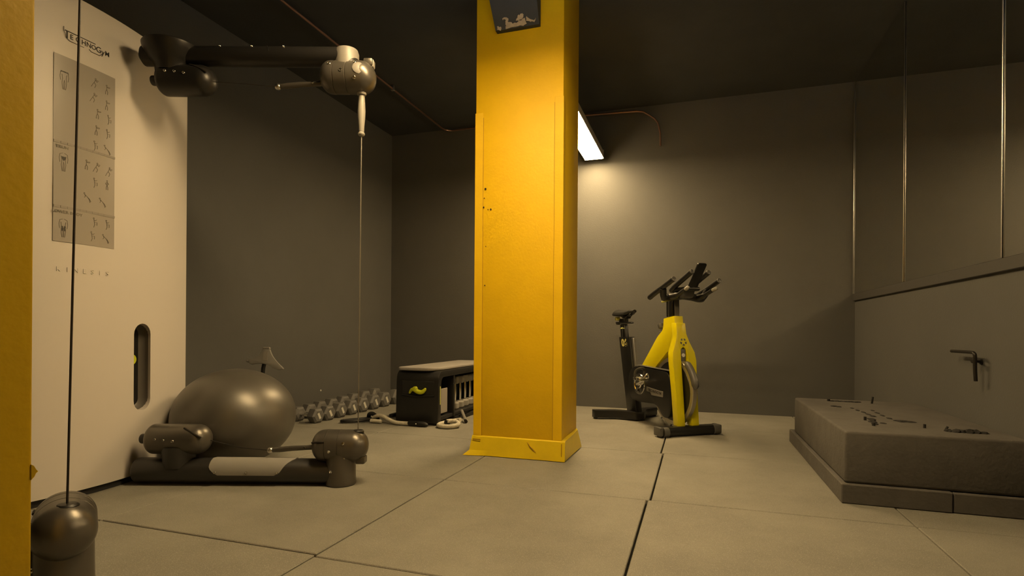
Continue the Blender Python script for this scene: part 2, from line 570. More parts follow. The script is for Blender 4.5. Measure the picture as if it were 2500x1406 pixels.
for poly in ([(-.128, .004), (-.102, -.002), (-.108, .016), (-.128, .018)],
             [(-.075, .004), (-.02, .000), (.03, .004), (.052, .01), (.045, .034), (.02, .03), (-.01, .022), (-.04, .024), (-.06, .036), (-.055, .048), (-.09, .055), (-.088, .046), (-.072, .044), (-.076, .022)],
             [(-.008, .032), (.01, .03), (.03, .038), (.04, .046), (.034, .062), (.02, .058), (.004, .054)],
             [(.048, .026), (.075, .016), (.1, .012), (.112, .03), (.098, .02), (.076, .028), (.055, .04)]):
    b = B(); prism(b, ragged(poly), -.002, .0, 'xz', shear=sh)
    obj('bare_patch', b, 'plaster', hb)

# ------------------------------------------------------------------ cable machine
VC = 1.745
km = thing('cable_machine', 'tall pale panel cable machine with grey swing arms at the left wall', 'gym machine', (-2.585, VC, 0))
KB = .38
bend = lambda y: -KB * y * y
def panel_mesh():
    b = B()
    ny, HW = 48, .665
    nz = 10
    def top(y): return 2.195 - .10 * max(0, (abs(y) - .42) / .245) ** 2.2
    grid = []
    for side in (0, 1):
        rows = []
        for i in range(ny + 1):
            y = -HW + 2 * HW * i / ny
            xo = bend(y) - side * .062
            rows.append([b.verts.new((xo, y, .03 + (top(y) - .03) * j / nz)) for j in range(nz + 1)])
        grid.append(rows)
    for side in (0, 1):
        g = grid[side]
        for i in range(ny):
            for j in range(nz):
                b.faces.new((g[i][j], g[i + 1][j], g[i + 1][j + 1], g[i][j + 1]))
    f, k = grid
    for i in range(ny):
        b.faces.new((f[i][0], f[i + 1][0], k[i + 1][0], k[i][0]))
        b.faces.new((f[i][nz], f[i + 1][nz], k[i + 1][nz], k[i][nz]))
    for j in range(nz):
        b.faces.new((f[0][j], f[0][j + 1], k[0][j + 1], k[0][j]))
        b.faces.new((f[ny][j], f[ny][j + 1], k[ny][j + 1], k[ny][j]))
    bmesh.ops.recalc_face_normals(b, faces=b.faces)
    return mesh_from(b, 'panel')
pm = panel_mesh()
SY, SZ, SHW, SHH = 2.047 - VC, .556, .053, .216
cut = B(); prism(cut, [(SY + a, SZ + c) for a, c in stadium(SHW, SHH)], -.3, .3, 'yz')
cm = mesh_from(cut, 'cut')
po = bpy.data.objects.new('p', pm); cu_ = bpy.data.objects.new('c', cm)
COL.objects.link(po); COL.objects.link(cu_)
md = po.modifiers.new('b', 'BOOLEAN'); md.object = cu_; md.operation = 'DIFFERENCE'; md.solver = 'EXACT'
dg = bpy.context.evaluated_depsgraph_get()
pm2 = bpy.data.meshes.new_from_object(po.evaluated_get(dg))
bpy.data.objects.remove(po); bpy.data.objects.remove(cu_); bpy.data.meshes.remove(cm)
pm2.materials.clear()
pm2.polygons.foreach_set('use_smooth', [True] * len(pm2.polygons))
pm2.set_sharp_from_angle(angle=R(30))
panel = obj('front_panel', pm2, 'panel', km)
# slot liner: a hollow with a round bottom
b = B()
rings = []
x0 = bend(SY) - .018
for k in range(11):
    a = PI / 2 * k / 10
    hw = max(SHW * 1.005 * math.cos(a), .0006)
    d = .05 * math.sin(a) + (.0 if k == 0 else .02)
    rings.append([b.verts.new((x0 - d, SY + p, SZ + q)) for p, q in stadium(hw, SHH - SHW + hw + .0003)])
for r0, r1 in zip(rings, rings[1:]):
    m_ = len(r0)
    for k in range(m_): b.faces.new((r0[k], r0[(k + 1) % m_], r1[(k + 1) % m_], r1[k]))
b.faces.new(rings[-1])
obj('slot_liner', b, 'slot', km)
b = B(); lathe(b, [(0, .003), (.026, .003), (.027, .0)], 24, axis_matrix((x0 + .007, SY - SHW + .004, .595), (1, 0.12, 0)))
obj('load_marker', b, 'lime', km)
b = B()
pl = []
for i in range(25):
    y = -.655 + 1.31 * i / 24
    pl.append((bend(y) - .012, y))
pl2 = [(x - .035, y) for x, y in reversed(pl)]
prism(b, pl + pl2, .0, .031, 'xy')
obj('plinth', b, 'matte_black', km)
b = B(); prism(b, round_poly([(-.11, -.50), (-.11, .50), (-.52, .42), (-.52, -.42)], .03), .0, 2.1, 'xy', .01, 2)
obj('tower', b, 'black', km)

def on_panel(y, z, off=.0006):
    return Vector((bend(y) + off, y, z))
# maker's lettering: tall T whose bar runs over the word, small capitals, line under the tail
lz = 2.011
fm = lambda y, z: frame(on_panel(y, z, .0012), (0, 1, 0), (0, 0, 1))
for ch, yy, sz in (('E', -.060, .030), ('C', -.035, .030), ('H', -.0105, .030), ('N', .0110, .030), ('O', .0325, .028), ('G', .0545, .036), ('y', .0745, .036), ('M', .0945, .030)):
    obj('logo_letter', text_mesh(ch, sz, .0005, fm(yy, lz - (.001 if ch != 'y' else .003)), .92, 1.0, .0003), 'ink_dark', km)
b = B()
box(b, (.0, -.0875, lz + .0165), (.0015, .040, lz + .0195))
box(b, (.0, -.0800, lz - .013), (.0015, -.0765, lz + .018))
tube(b, [(.001, -.0925, lz + .031), (.001, -.0925, lz + .012), (.001, -.086, lz + .002), (.001, -.084, lz - .012), (.001, -.068, lz - .021), (.001, -.01, lz - .021)], .0011, 6)
tube(b, [(.001, .012, lz - .018), (.001, .022, lz - .025), (.001, .058, lz - .025), (.001, .070, lz - .012)], .0014, 6)
obj('logo_bars', b, 'ink_dark', km)
for ch, k in zip('KINESIS', range(7)):
    yy = 1.640 - VC + .0345 * k
    obj('raised_letter', text_mesh(ch, .028, .0016, fm(yy, .999)), 'panel', km)

def pose(bm, x, y, z, sc, kind, f):
    """small line drawing of an exercising figure, laid on the sheet"""
    P = {0: [[(0, 0), (.0, .5)], [(0, 0), (-.18, -.45), (-.2, -.9)], [(0, 0), (.2, -.4), (.16, -.9)], [(0, .45), (.3, .5), (.62, .55)], [(0, .45), (.25, .35), (.6, .42)]],
         1: [[(0, 0), (.22, .48)], [(0, 0), (.3, -.4), (.1, -.9)], [(0, 0), (-.25, -.4), (-.5, -.9)], [(.22, .45), (.5, .2), (.7, .4)], [(.22, .45), (.42, .5), (.72, .52)]],
         2: [[(0, 0), (0, .52)], [(0, 0), (-.14, -.45), (-.14, -.9)], [(0, 0), (.14, -.45), (.14, -.9)], [(0, .48), (-.32, .2), (-.1, .0)], [(0, .48), (.32, .2), (.1, .0)]],
         3: [[(0, 0), (-.1, .5)], [(0, 0), (.45, .05), (.42, -.5)], [(0, 0), (.05, -.45), (-.12, -.9)], [(-.1, .45), (.2, .3), (.4, .5)]],
         4: [[(0, 0), (-.45, .35)], [(0, 0), (.35, -.3), (.6, -.75)], [(0, 0), (.3, -.42), (.45, -.9)], [(-.45, .33), (-.3, .05), (-.5, -.2)]]}[kind]
    for line in P:
        pts = [f(y + a * sc, z + c * sc) for a, c in line]
        tube(bm, pts, .0011, 5)
    top = P[0][-1]
    hc = (y + (top[0] * 1.12) * sc, z + (top[1] + .17) * sc)
    tube(bm, [f(hc[0] + .1 * sc * math.cos(a), hc[1] + .13 * sc * math.sin(a)) for a in [2 * PI * q / 10 for q in range(10)]], .0009, 5, closed=True)

# ------------------------------------------------------------------ exercise chart on the panel
PV0, PV1, PH0, PH1 = 1.617, 1.880, 1.118, 1.915
chart = thing('exercise_chart', 'translucent grey chart of exercise figures stuck on the pale panel', 'chart', (-2.585, VC, 0))
b = B()
py0, py1 = PV0 - VC, PV1 - VC
def on_sheet(y, z, off=.0024):
    ripple = .0016 * (1 + math.sin((z - PH0) * 9.5 + (y - py0) * 6)) * max(0, 1 - (y - py0) / .12)
    return Vector((bend(y) + off + ripple, y, z))
g = [[b.verts.new(on_sheet(py0 + (py1 - py0) * i / 10, PH0 + (PH1 - PH0) * j / 40, .0014)) for j in range(41)] for i in range(11)]
for i in range(10):
    for j in range(40): b.faces.new((g[i][j], g[i + 1][j], g[i + 1][j + 1], g[i][j + 1]))
ret = bmesh.ops.extrude_face_region(b, geom=b.faces[:])
bmesh.ops.translate(b, vec=(-.0008, 0, 0), verts=[e for e in ret['geom'] if isinstance(e, bmesh.types.BMVert)])
obj('sheet', b, 'poster', chart)
PW, PHt = py1 - py0, PH1 - PH0
st = lambda s, t: (py0 + PW * s, PH1 - PHt * t)
shf = lambda y, z: on_sheet(y, z, .0019)
for t_ in (.462, .808):
    b = B()
    for s0 in range(10):
        a0 = st(s0 / 10 + .005, t_); a1 = st((s0 + 1) / 10 - .0, t_)
        p0, p1 = on_sheet(*a0, .0016), on_sheet(*a1, .0016)
        box(b, (min(p0.x, p1.x) - .0002, p0.y, p0.z - .009), (max(p0.x, p1.x) + .0004, p1.y, p0.z + .001))
    obj('section_band', b, 'ink_mid', chart)
for s_, t_, word in ((.15, .492, 'TRUNK'), (.21, .84, 'LOWER BODY')):
    y, z = st(s_, t_)
    obj('section_title', text_mesh(word, .0165, .0003, frame(on_sheet(y, z, .0022), (0, 1, 0), (0, 0, 1)), 1.1, 1.05, .0004), 'ink', chart)
figs = [(.62, .075, 1), (.84, .085, 0), (.60, .16, 1), (.84, .175, 0), (.68, .245, 0), (.88, .255, 3), (.66, .34, 0), (.86, .34, 3),
        (.64, .43, 3), (.86, .43, 4), (.50, .55, 0), (.66, .55, 1), (.88, .555, 1), (.64, .64, 3), (.86, .635, 2),
        (.52, .73, 4), (.78, .74, 4), (.64, .865, 3), (.86, .865, 3), (.60, .945, 3), (.84, .945, 4)]
for s_, t_, k in figs:
    b = B(); y, z = st(s_, t_)
    pose(b, 0, y, z, .026, k, shf)
    obj('exercise_figure', b, 'ink', chart)
for s_, t_, kk in ((.15, .125, 0), (.15, .565, 1), (.15, .92, 2)):
    b = B(); y, z = st(s_, t_)
    sc = .034
    for sg in (-1, 1):
        tube(b, [shf(y + sg * a * sc, z + c * sc) for a, c in ((.1, 1.0), (.42, .85), (.5, .3), (.42, -.2))], .0009, 5)
        tube(b, [shf(y + sg * a * sc, z + c * sc) for a, c in ((.28, .6), (.2, .1), (.26, -.5), (.16, -1.3))], .0009, 5)
        tube(b, [shf(y + sg * a * sc, z + c * sc) for a, c in ((.0, -.1), (.06, -.5), (.05, -1.3))], .0009, 5)
    obj('body_figure', b, 'ink', chart)
    b = B()
    if kk == 0: shapes = [[(-.42, 1.0), (.42, 1.0), (.5, .75), (.3, .85), (-.3, .85), (-.5, .75)]]
    elif kk == 1: shapes = [[(-.25, .55), (.25, .55), (.2, .25), (0, .0), (-.2, .25)]]
    else: shapes = [[(-.28, .1), (-.05, .1), (-.08, -.5), (-.2, -.55)], [(.05, .1), (.28, .1), (.2, -.55), (.08, -.5)]]
    for shp in shapes:
        vsx = [b.verts.new(on_sheet(y + a * sc, z + c * sc, .0023)) for a, c in shp]
        b.faces.new(vsx)
    obj('muscle_mark', b, 'ink_dark', chart)

# ------------------------------------------------------------------ swing arms of the machine
def screw(parent, p, d, r=.0065, m='steel', name='screw'):
    b = B(); lathe(b, [(0, .0045), (r * .45, .0045), (r * .5, .003), (r * .6, .003), (r * .75, .005), (r, .0025), (r, -.004)], 12, axis_matrix(p, d))
    return obj(name, b, m, parent)

def around(x, zc, rad, phi):
    """point and normal on a round member along x; phi from the viewer's side (-y) upwards"""
    n = Vector((0, -math.cos(R(phi)), math.sin(R(phi))))
    return Vector((x, 0, zc)) + n * rad, n

def swing_arm(root, ang, level, length, cover=True, turn=0.0):
    """one arm: local x along the arm; level 'low' or 'high'"""
    low = level == 'low'
    zt, rt = (.062, .060) if low else (2.07, .047)
    zm = .213 if low else 1.951
    zh = .187 if low else 1.972
    Lh = length
    b = B()
    if low:
        capsule(b, (-.02, 0, zt), (Lh, 0, zt), rt, 32, .5, .3)
    else:
        # tube, elbow turned down at its far end
        pts = [(-.0, 0, zt), (.02, 0, zt), (.3, 0, zt), (Lh - .06, 0, zt)]
        rs = [.02, rt, rt, rt]
        for k in range(1, 7):
            a = PI / 2 * k / 6
            pts.append((Lh - .06 + .07 * math.sin(a), 0, zt - .07 * (1 - math.cos(a))))
            rs.append(rt + .008 * k / 6)
        tube(b, pts, rs, 32)
    a = obj('swing_arm', b, 'tube' if low else 'tube_dark', km)
    a.location = (root[0], root[1], 0)
    a.rotation_euler = (0, 0, ang)
    s = 1 if low else -1
    # pivot neck and pivot head next to the panel
    b = B()
    if low:
        lathe(b, [(.066, 0), (.070, .02), (.074, .06), (.076, .10)], 32, axis_matrix((.20, 0, zt + .02), (0, 0, 1)))
    else:
        lathe(b, [(.0, .0), (.122, .0), (.128, -.006), (.126, -.018), (.112, -.05), (.092, -.078), (.074, -.098), (.07, -.13)], 36, axis_matrix((.15, 0, zt + rt - .002), (0, 0, 1)))
    obj('pivot_neck', b, 'tube' if low else 'tube_dark', a)
    xm0, xm1 = (.045, .352) if low else (.085, .365)
    b = B()
    capsule(b, (xm0, 0, zm), (xm1, 0, zm), .0725, 36, .55, .9)
    mt = obj('pivot_head', b, 'machine' if low else 'tube_dark', a)
    b = B(); cyl(b, (xm0 - .03, 0, zm), (xm0 + .02, 0, zm), .024, n=20, bev=.005)
    obj('bumper', b, 'black', a)
    for x, ph in ((.085, 8), (.125, 5), (.17, 2)) if low else ((.12, 14), (.165, 12), (.21, 6)):
        p, n = around(x + .04, zm, .0715, ph)
        screw(a, p, n, .007)
    # curved slot the cable leaves through
    b = B()
    pts = []
    for k in range(9):
        s_ = k / 8
        pts.append(around(xm1 - .105 + .09 * s_, zm, .0728 - .012 * s_ ** 3, 55 - 38 * s_)[0])
    tube(b, pts, .0045, 8)
    obj('cable_slot', b, 'hole', a)
    # outer post / elbow and turning head
    xp = Lh
    b = B()
    if low:
        lathe(b, [(.070, 0), (.073, .006), (.071, .03), (.069, .16)], 36, axis_matrix((xp, 0, .002), (0, 0, 1)))
        post = obj('end_post', b, 'machine', a)
        p, n = Vector((xp - .028, -.066, .075)), Vector((-.35, -.93, 0))
        screw(a, p, n, .008)
    else:
        lathe(b, [(.055, 0), (.0575, .01), (.0575, .10), (.052, .118), (.03, .128), (0, .130)], 36, axis_matrix((xp - .01, 0, 1.985), (0, 0, 1)))
        post = obj('elbow_cap', b, 'machine_pale', a)
    hx0, hx1 = xp - .138, xp + .132
    before = set(a.children)
    b = B()
    capsule(b, (hx0, 0, zh), (hx1, 0, zh), .0765, 40, .75, .85, grooves=(.078, .138))
    hd = obj('turning_head', b, 'machine' if low else 'machine', a)
    b = B(); box(b, (hx1 - .055, -.03, zh - s * .085), (hx1 - .012, .03, zh - s * .05), .006, 2)
    if not turn: obj('stop_block', b, 'machine', a)
    for x, ph, r in (((xp - .036), -12, .0075), ((xp + .03), 18, .0075), ((xp + .03), -42, .0065)) if low else ((xp - .075, 30, .008), (xp - .018, 4, .008), (xp + .045, 38, .008), (xp + .045, -22, .0085)):
        p, n = around(x, zh, .0758, ph)
        screw(a, p, n, r)
    if low:
        b = B()
        tube(b, [around(hx0 + .016 + .062 * k / 6, zh, .062 + .0145 * min(1, k / 3), 22 - 0 * k)[0] for k in range(7)], .0042, 8)
        obj('cable_slot', b, 'hole', a)
    else:
        b = B(); lathe(b, [(0, .010), (.024, .0085), (.031, .004), (.033, -.01)], 28, axis_matrix(around(xp + .066, zh, .067, 14)[0], (0.28, -.93, .22)))
        obj('head_highlight', b, 'machine_pale', a)  # pale disc stands in for the bright highlight on the head
        b = B(); box(b, (hx1 - .045, -.02, zh + .045), (hx1 - .008, .02, zh + .085), .008, 2)
        obj('head_lug', b, 'handle_pale', a)
    # grip rod that the inner cable hangs on
    gx0 = hx0 - .205
    b = B()
    gz = zh - (.012 if low else .032)
    tube(b, [(hx0 + .012, 0, gz + .004), (hx0 - .03, 0, gz), (hx0 - .1, 0, gz - .004), (hx0 - .16, 0, gz - .010), (gx0, 0, gz - .014)], [.013, .0115, .013, .0135, .0105], 16)
    obj('grip_rod', b, 'machine', a)
    b = B(); capsule(b, (gx0 - .016, 0, gz - .014), (gx0 + .016, 0, gz - .014), .0155, 16)
    obj('grip_ball', b, 'brushed', a)
    screw(a, (hx0 - .035, -.0115, gz + .002), (0, -1, .2), .004)
    if turn:
        for o in set(a.children) - before:
            o.matrix_local = Matrix.Translation((xp, 0, 0)) @ Matrix.Rotation(turn, 4, 'Z') @ Matrix.Translation((-xp, 0, 0))@ o.matrix_local
    b = B(); tube(b, [(gx0 - .012, 0, gz - .014), ((gx0 + xm1) / 2, 0, gz - .002), (xm1 - .01, 0, zm - .004)], .0022, 8)
    obj('inner_cable', b, 'cable', a)
    if cover and low:
        # pale plate wrapped over the tube
        b = B()
        nx, npk = 24, 10
        lay = []
        for rad in (rt + .0035, rt + .0005):
            rows = []
            for j in range(npk + 1):
                ph = -8 + 118 * j / npk
                q = j / npk
                xl = .372 + .045 * (max(0, .35 - q) / .35) ** 2 + .02 * max(0, (q - .75) / .25) ** 2
                xr = .715 + .055 * min(1, max(0, (q - .12) / .6)) ** 1.3 - .03 * (max(0, .12 - q) / .12)
                rows.append([b.verts.new(around(xl + (xr - xl) * i / nx, zt, rad, ph)[0]) for i in range(nx + 1)])
            lay.append(rows)
        for rows in lay:
            for j in range(npk):
                for i in range(nx):
                    b.faces.new((rows[j][i], rows[j][i + 1], rows[j + 1][i + 1], rows[j + 1][i]))
        o_, i_ = lay
        for i in range(nx):
            for j in (0, npk): b.faces.new((o_[j][i], o_[j][i + 1], i_[j][i + 1], i_[j][i]))
        for j in range(npk):
            for i in (0, nx): b.faces.new((o_[j][i], o_[j + 1][i], i_[j + 1][i], i_[j][i]))
        obj('cover_plate', b, 'cover', a)
        for x in (.405, .555, .700):
            p, n = around(x, zt, rt + .0030, 4)
            screw(a, p, n, .0068)
    if not low:
        b = B(); tube(b, [around(.62 + .02 * k / 6, zt, rt + .0006, 70 - 60 * k / 6)[0] for k in range(7)], .0014, 6)
        obj('tube_mark', b, 'brushed', a)
        for x in (.40, .553, .705):
            p, n = around(x, zt, rt - .001, 48)
            screw(a, p, n, .0058)
    return a

a_low = swing_arm((.015, .245), .3210, 'low', .985)
a_high = swing_arm((.015, .245), .3210, 'high', 1.01)
NA = -.075
n_low = swing_arm((-.062, -.572), NA, 'low', .943, turn=R(-30))
n_high = swing_arm((-.062, -.572), NA, 'high', .963, cover=False, turn=R(-30))

def arm_pull(a, Lh, pale, turn=0.0):
    """hanging handle of the high arm, tie block of the low arm, long cable between"""
    q = Vector((Lh + .088 * math.cos(turn), .088 * math.sin(turn), 0))
    if not pale: q += Vector((.036, .012, 0))
    q0 = Vector((Lh + .082 * math.cos(turn), .082 * math.sin(turn), 0)) if pale else q + Vector((-.053, .006, 0))
    at = lambda z: axis_matrix((q.x, q.y, z), (0, 0, 1))
    b = B()
    lathe(b, [(.021, 0), (.022, .006), (.021, .03), (.016, .036)], 20, at(1.888))
    obj('handle_collar', b, 'handle_pale', a)
    b = B()
    lathe(b, [(.012, 0), (.0165, .006), (.0165, .012), (.0115, .018), (.0125, .022), (.0135, .05), (.0175, .09), (.0185, .12), (.016, .165), (.0145, .19), (.012, .2)], 20, at(1.69))
    obj('hand_grip', b, 'handle_pale', a)
    b = B(); cyl(b, (q0.x, q0.y, .262), (q.x, q.y, 1.695), .0030, n=10)
    obj('pull_cable', b, 'cable_steel' if pale else 'cable', a)
    b = B(); lathe(b, [(.024, 0), (.028, .004), (.028, .022), (.022, .027), (.008, .028)], 24, axis_matrix((q0.x, q0.y, .236), (0, 0, 1)))
    obj('tie_block', b, 'black', a)
arm_pull(a_low, .985, True)
arm_pull(n_low, .943, False, R(-30))

# ------------------------------------------------------------------ exercise ball
b = B()
prof = []
a_, b_h = .315, .264
for k in range(49):
    t_ = PI * k / 48
    r_ = a_ * math.sin(t_)
    z_ = b_h - b_h * math.cos(t_)
    prof.append((r_, max(z_, .004)))
lathe(b, prof, 64)
ball = thing('exercise_ball', 'large dark grey inflatable exercise ball behind the low swing arm', 'ball', (-2.424, 2.440, 0))
obj('ball_skin', b, 'ball', ball, angle=80)
b = B(); lathe(b, [(0, .004), (.009, .004), (.011, .0), (.011, -.004)], 16, axis_matrix((-.16, .2, .30), (-.6, .75, .1)))
obj('plug', b, 'white', ball)

# ------------------------------------------------------------------ three-armed plate on a pole, behind the ball
std = thing('machine_footrest', 'grey three-armed plate on a black pole behind the ball', 'stand', (-2.99, 3.30, 0), R(18))
b = B()
out = []
def arc2(p0, c, p1, n=8):
    return [((1 - s) ** 2 * p0[0] + 2 * s * (1 - s) * c[0] + s * s * p1[0], (1 - s) ** 2 * p0[1] + 2 * s * (1 - s) * c[1] + s * s * p1[1]) for s in [k / n for k in range(n + 1)]]
out += arc2((-.026, .078), (-.040, .008), (-.126, -.004))
out += arc2((-.128, -.024), (-.098, -.040), (-.094, -.038), 3)[1:]
out += arc2((-.09, -.037), (.0, -.018), (.064, -.064))
out += arc2((.070, -.068), (.10, -.08), (.126, -.077), 3)
out += arc2((.130, -.056), (.045, .012), (.026, .074))
prism(b, out, -.011, .011, 'xz', .003, 2)
obj('rest_plate', b, 'cover', std, loc=(0, -.02, .528), rot=(R(-14), 0, 0))
b = B(); prism(b, round_poly([(-.016, -.012), (.018, -.012), (.018, .055), (-.014, .055)], .003), -.014, -.0105, 'xz'); obj('grip_inset', b, 'lit_patch_and_inset', std, loc=(0, -.02, .528), rot=(R(-14), 0, 0))
for (x, z, sx) in ((.0, .084, .024), (-.128, -.014, .008), (.130, -.066, .008)):
    b = B(); box(b, (x - sx, -.013, z - .007), (x + sx, .013, z + .006), .003, 1)
    obj('end_cap', b, 'cushion', std, loc=(0, -.02, .528), rot=(R(-14), 0, 0))
b = B(); tube(b, [(-.04, .0, .03), (-.036, 0, .30), (-.024, -.005, .46), (-.004, -.012, .535)], .014, 14)
obj('pole', b, 'black', std)
b = B(); lathe(b, [(.13, 0), (.132, .008), (.12, .022), (.03, .034)], 28, Matrix.Translation((-.04, 0, .0)))
obj('foot_disc', b, 'black', std)

# ------------------------------------------------------------------ hexagon dumbbells along the left wall
def dumbbell(label, upright=False):
    t = thing('dumbbell', label, 'dumbbell', (0, 0, 0), 0, 'hex dumbbells on the floor along the left wall')
    h = .058   # half of the flat-to-flat height
    cr = h / math.cos(PI / 6)
    for s in (-1, 1):
        b = B()
        z0, z1 = .062, .150
        prof = [(cr * .72, z0), (cr * .98, z0 + .014), (cr, z0 + .02), (cr, z1 - .02), (cr * .97, z1 - .012), (cr * .72, z1)]
        lathe(b, prof, 6, Matrix.Translation((0, 0, h)) @ Matrix.Rotation(s * PI / 2, 4, 'Y') @ Matrix.Rotation(PI / 2 + PI / 6 * 0, 4, 'Z') @ Matrix.Rotation(PI / 6 * 0, 4, 'Z'))
        hd = obj('head', b, 'rubber', t, angle=20)
        b = B(); box(b, (s * z1 - .001, -.010, h - .026), (s * z1 + .0012, .010, h + .026), .0, 1, Matrix.Translation((s * z1, 0, h)) @ Matrix.Rotation(R(25), 4, 'X') @ Matrix.Translation((-s * z1, 0, -h)))
        obj('weight_label', b, 'white', hd)
    b = B()
    lathe(b, [(.012, -.066), (.0125, -.05), (.0155, -.02), (.016, 0), (.0155, .02), (.0125, .05), (.012, .066)], 16, Matrix.Translation((0, 0, h)) @ Matrix.Rotation(PI / 2, 4, 'Y'))
    obj('handle', b, 'chrome', t)
    return t
# position of the front end, size
dspec = [(3.735, .97, 'smallest hex dumbbell in the floor row, half hidden by the ball'),
         (3.885, 1.00, 'second hex dumbbell from the ball in the floor row'),
         (4.040, 1.04, 'third hex dumbbell from the ball in the floor row'),
         (4.210, 1.07, 'fourth hex dumbbell from the ball in the floor row'),
         (4.385, 1.10, 'fifth hex dumbbell from the ball, behind the hanging cable'),
         (4.570, 1.14, 'third hex dumbbell from the storage bench in the floor row'),
         (4.760, 1.18, 'second hex dumbbell from the storage bench in the floor row'),
         (4.970, 1.22, 'hex dumbbell of the floor row cut off by the storage bench')]
d0 = None
for v, sc, lab in dspec:
    loc = (-2.86 - .15 * sc * math.cos(R(9)), v + .15 * sc * math.sin(R(9)), 0)
    rz = R(-9 + random.uniform(-3, 3))
    if d0 is None:
        d0 = dumbbell(lab); d0.location = loc; d0.rotation_euler = (0, 0, rz); d0.scale = (sc,) * 3
    else:
        dup(d0, loc, rz, lab, sc)

# ------------------------------------------------------------------ storage bench
bx, by = -2.10, 3.94
bn = thing('storage_bench', 'black storage bench with grey pad, its open side full of dumbbells', 'bench', (bx, by, 0))
BL = 1.24
b = B()
outer = round_poly([(0, .015), (.012, .425), (BL - .012, .425), (BL, .015)], [0, .075, .075, 0], 7)
inner = round_poly([(BL - .055, .015), (BL - .06, .375), (.06, .375), (.055, .015)], [0, .06, .06, 0], 7)
prism(b, outer + inner, -.19, .185, 'yz', .006, 2)
obj('shell', b, 'bench', bn)
b = B(); box(b, (-.185, .05, .05), (-.165, BL - .05, .385))
obj('rear_board', b, 'matte_black', bn)
b = B(); prism(b, round_poly([(.115, .022), (.165, .115), (.172, BL - .05), (-.165, BL - .05), (-.185, .03), (-.16, .005), (.06, .002)], [.03, .05, .06, .06, .04, .04, .05], 5), .4255, .452, 'xy', .009, 3)
obj('pad', b, 'cushion', bn)
b = B(); box(b, (-.17, .06, .03), (.17, BL - .06, .06), .004, 1)
obj('shelf', b, 'bench', bn)
b = B(); box(b, (-.40, .33, .003), (.215, .62, .028), .008, 2)
box(b, (-.40, .25, .003), (-.36, BL + .1, .028), .006, 2); box(b, (.18, .36, .003), (.22, BL + .1, .028), .006, 2)
obj('base_sled', b, 'bench', bn)
b = B(); box(b, (.135, .062, .075), (.143, .262, .275), .002, 1)
obj('lit_wall_patch', b, 'lit_patch_and_inset', bn)  # pale board stands in for the lamplit part of the inner wall
b = B(); box(b, (-.15, .312, .03), (.178, .338, .376), .004, 1)
obj('divider', b, 'bench', bn)
b = B(); prism(b, stadium(.006, .073), -.0, .003, 'yz', mx=Matrix.Translation((.1852, .036, .234)))
obj('accent_strip', b, 'pale_lime', bn)
b = B()
box(b, (-.135, -.0035, .225), (.15, .0035, .345), .003, 1, None)
obj('front_pocket', b, 'matte_black', bn, loc=(0, .004, 0))
# pocket lip
b = B(); tube(b, [(-.135, -.0005, .235), (0, -.004, .226), (.15, -.0005, .235)], .006, 8); obj('pocket_lip', b, 'bench', bn)
# yellow band hanging out of the pocket
rb = thing('resistance_band', 'bright yellow elastic band folded over the front pocket of the bench', 'band', (bx + .02, by - .006, .25))
b = B()
p_ = smooth_path([(-.078, -.008, -.002), (-.060, -.012, .024), (-.035, -.014, .03), (0, -.016, .014), (.035, -.014, .012), (.058, -.012, .03), (.062, -.010, .045)], 5)
tube(b, p_, [.004 + .014 * math.sin(PI * min(1, (k + 2) / (len(p_) + 3))) for k in range(len(p_))], 10, 1.0)
obj('band_fold', b, 'lime', rb)
b = B(); capsule(b, (-.045, -.016, .036), (-.002, -.016, .040), .017, 16)
obj('band_knot', b, 'lime', rb)
# upright dumbbells stored in the bench
def upright(label):
    t = thing('stored_dumbbell', label, 'dumbbell', (0, 0, 0), 0, 'upright dumbbells stored in the bench')
    for z0, z1, r in ((0, .062, .040), (.222, .280, .040)):
        b = B(); lathe(b, [(r * .8, z0), (r, z0 + .01), (r, z1 - .012), (r * .78, z1)], 6, Matrix.Rotation(R(12), 4, 'Z'))
        obj('head', b, 'cover', t, angle=20)
    b = B(); lathe(b, [(.013, .07), (.014, .1), (.017, .145), (.014, .19), (.013, .22)], 16)
    obj('handle', b, 'chrome', t)
    return t
u0 = None
for k, (v, lab) in enumerate([(.415, 'upright dumbbell nearest the divider inside the bench'), (.525, 'second upright dumbbell from the divider inside the bench'),
                              (.635, 'third upright dumbbell from the divider inside the bench'), (.745, 'fourth upright dumbbell from the divider, beside the column edge'),
                              (.86, 'fifth upright dumbbell from the divider, mostly behind the column'), (.975, 'last upright dumbbell in the bench, behind the column')]):
    loc = (bx + .09, by + v, .0605)
    if u0 is None: u0 = upright(lab); u0.location = loc
    else: dup(u0, loc, R(7 * k), lab)

# ------------------------------------------------------------------ ropes on the floor before the bench
ra = thing('training_rope', 'white rope with black loop and black grip in front of the bench', 'rope', (-2.35, 3.92, 0))
def W(pts, o=(-2.35, 3.92, 0)): return [(p[0] - o[0], p[1] - o[1], p[2] - o[2]) for p in pts]
b = B(); tube(b, smooth_path(W([(-2.505, 4.0, .02), (-2.58, 3.965, .017), (-2.68, 3.86, .015), (-2.70, 3.80, .015), (-2.64, 3.80, .015), (-2.56, 3.86, .018), (-2.52, 3.93, .022), (-2.47, 3.965, .028)]), 6), .0125, 10)
obj('strap_loop', b, 'black', ra)
b = B(); tube(b, smooth_path(W([(-2.57, 3.99, .03), (-2.55, 3.97, .055), (-2.515, 3.965, .06), (-2.48, 3.96, .04), (-2.46, 3.95, .022)]), 6), .017, 10)
obj('strap_knot', b, 'matte_black', ra)
b = B(); tube(b, smooth_path(W([(-2.50, 3.945, .03), (-2.44, 3.92, .055), (-2.38, 3.905, .056), (-2.32, 3.89, .035), (-2.24, 3.875, .018), (-2.13, 3.87, .018)]), 8), .0155, 12)
obj('rope_length', b, 'rope', ra)
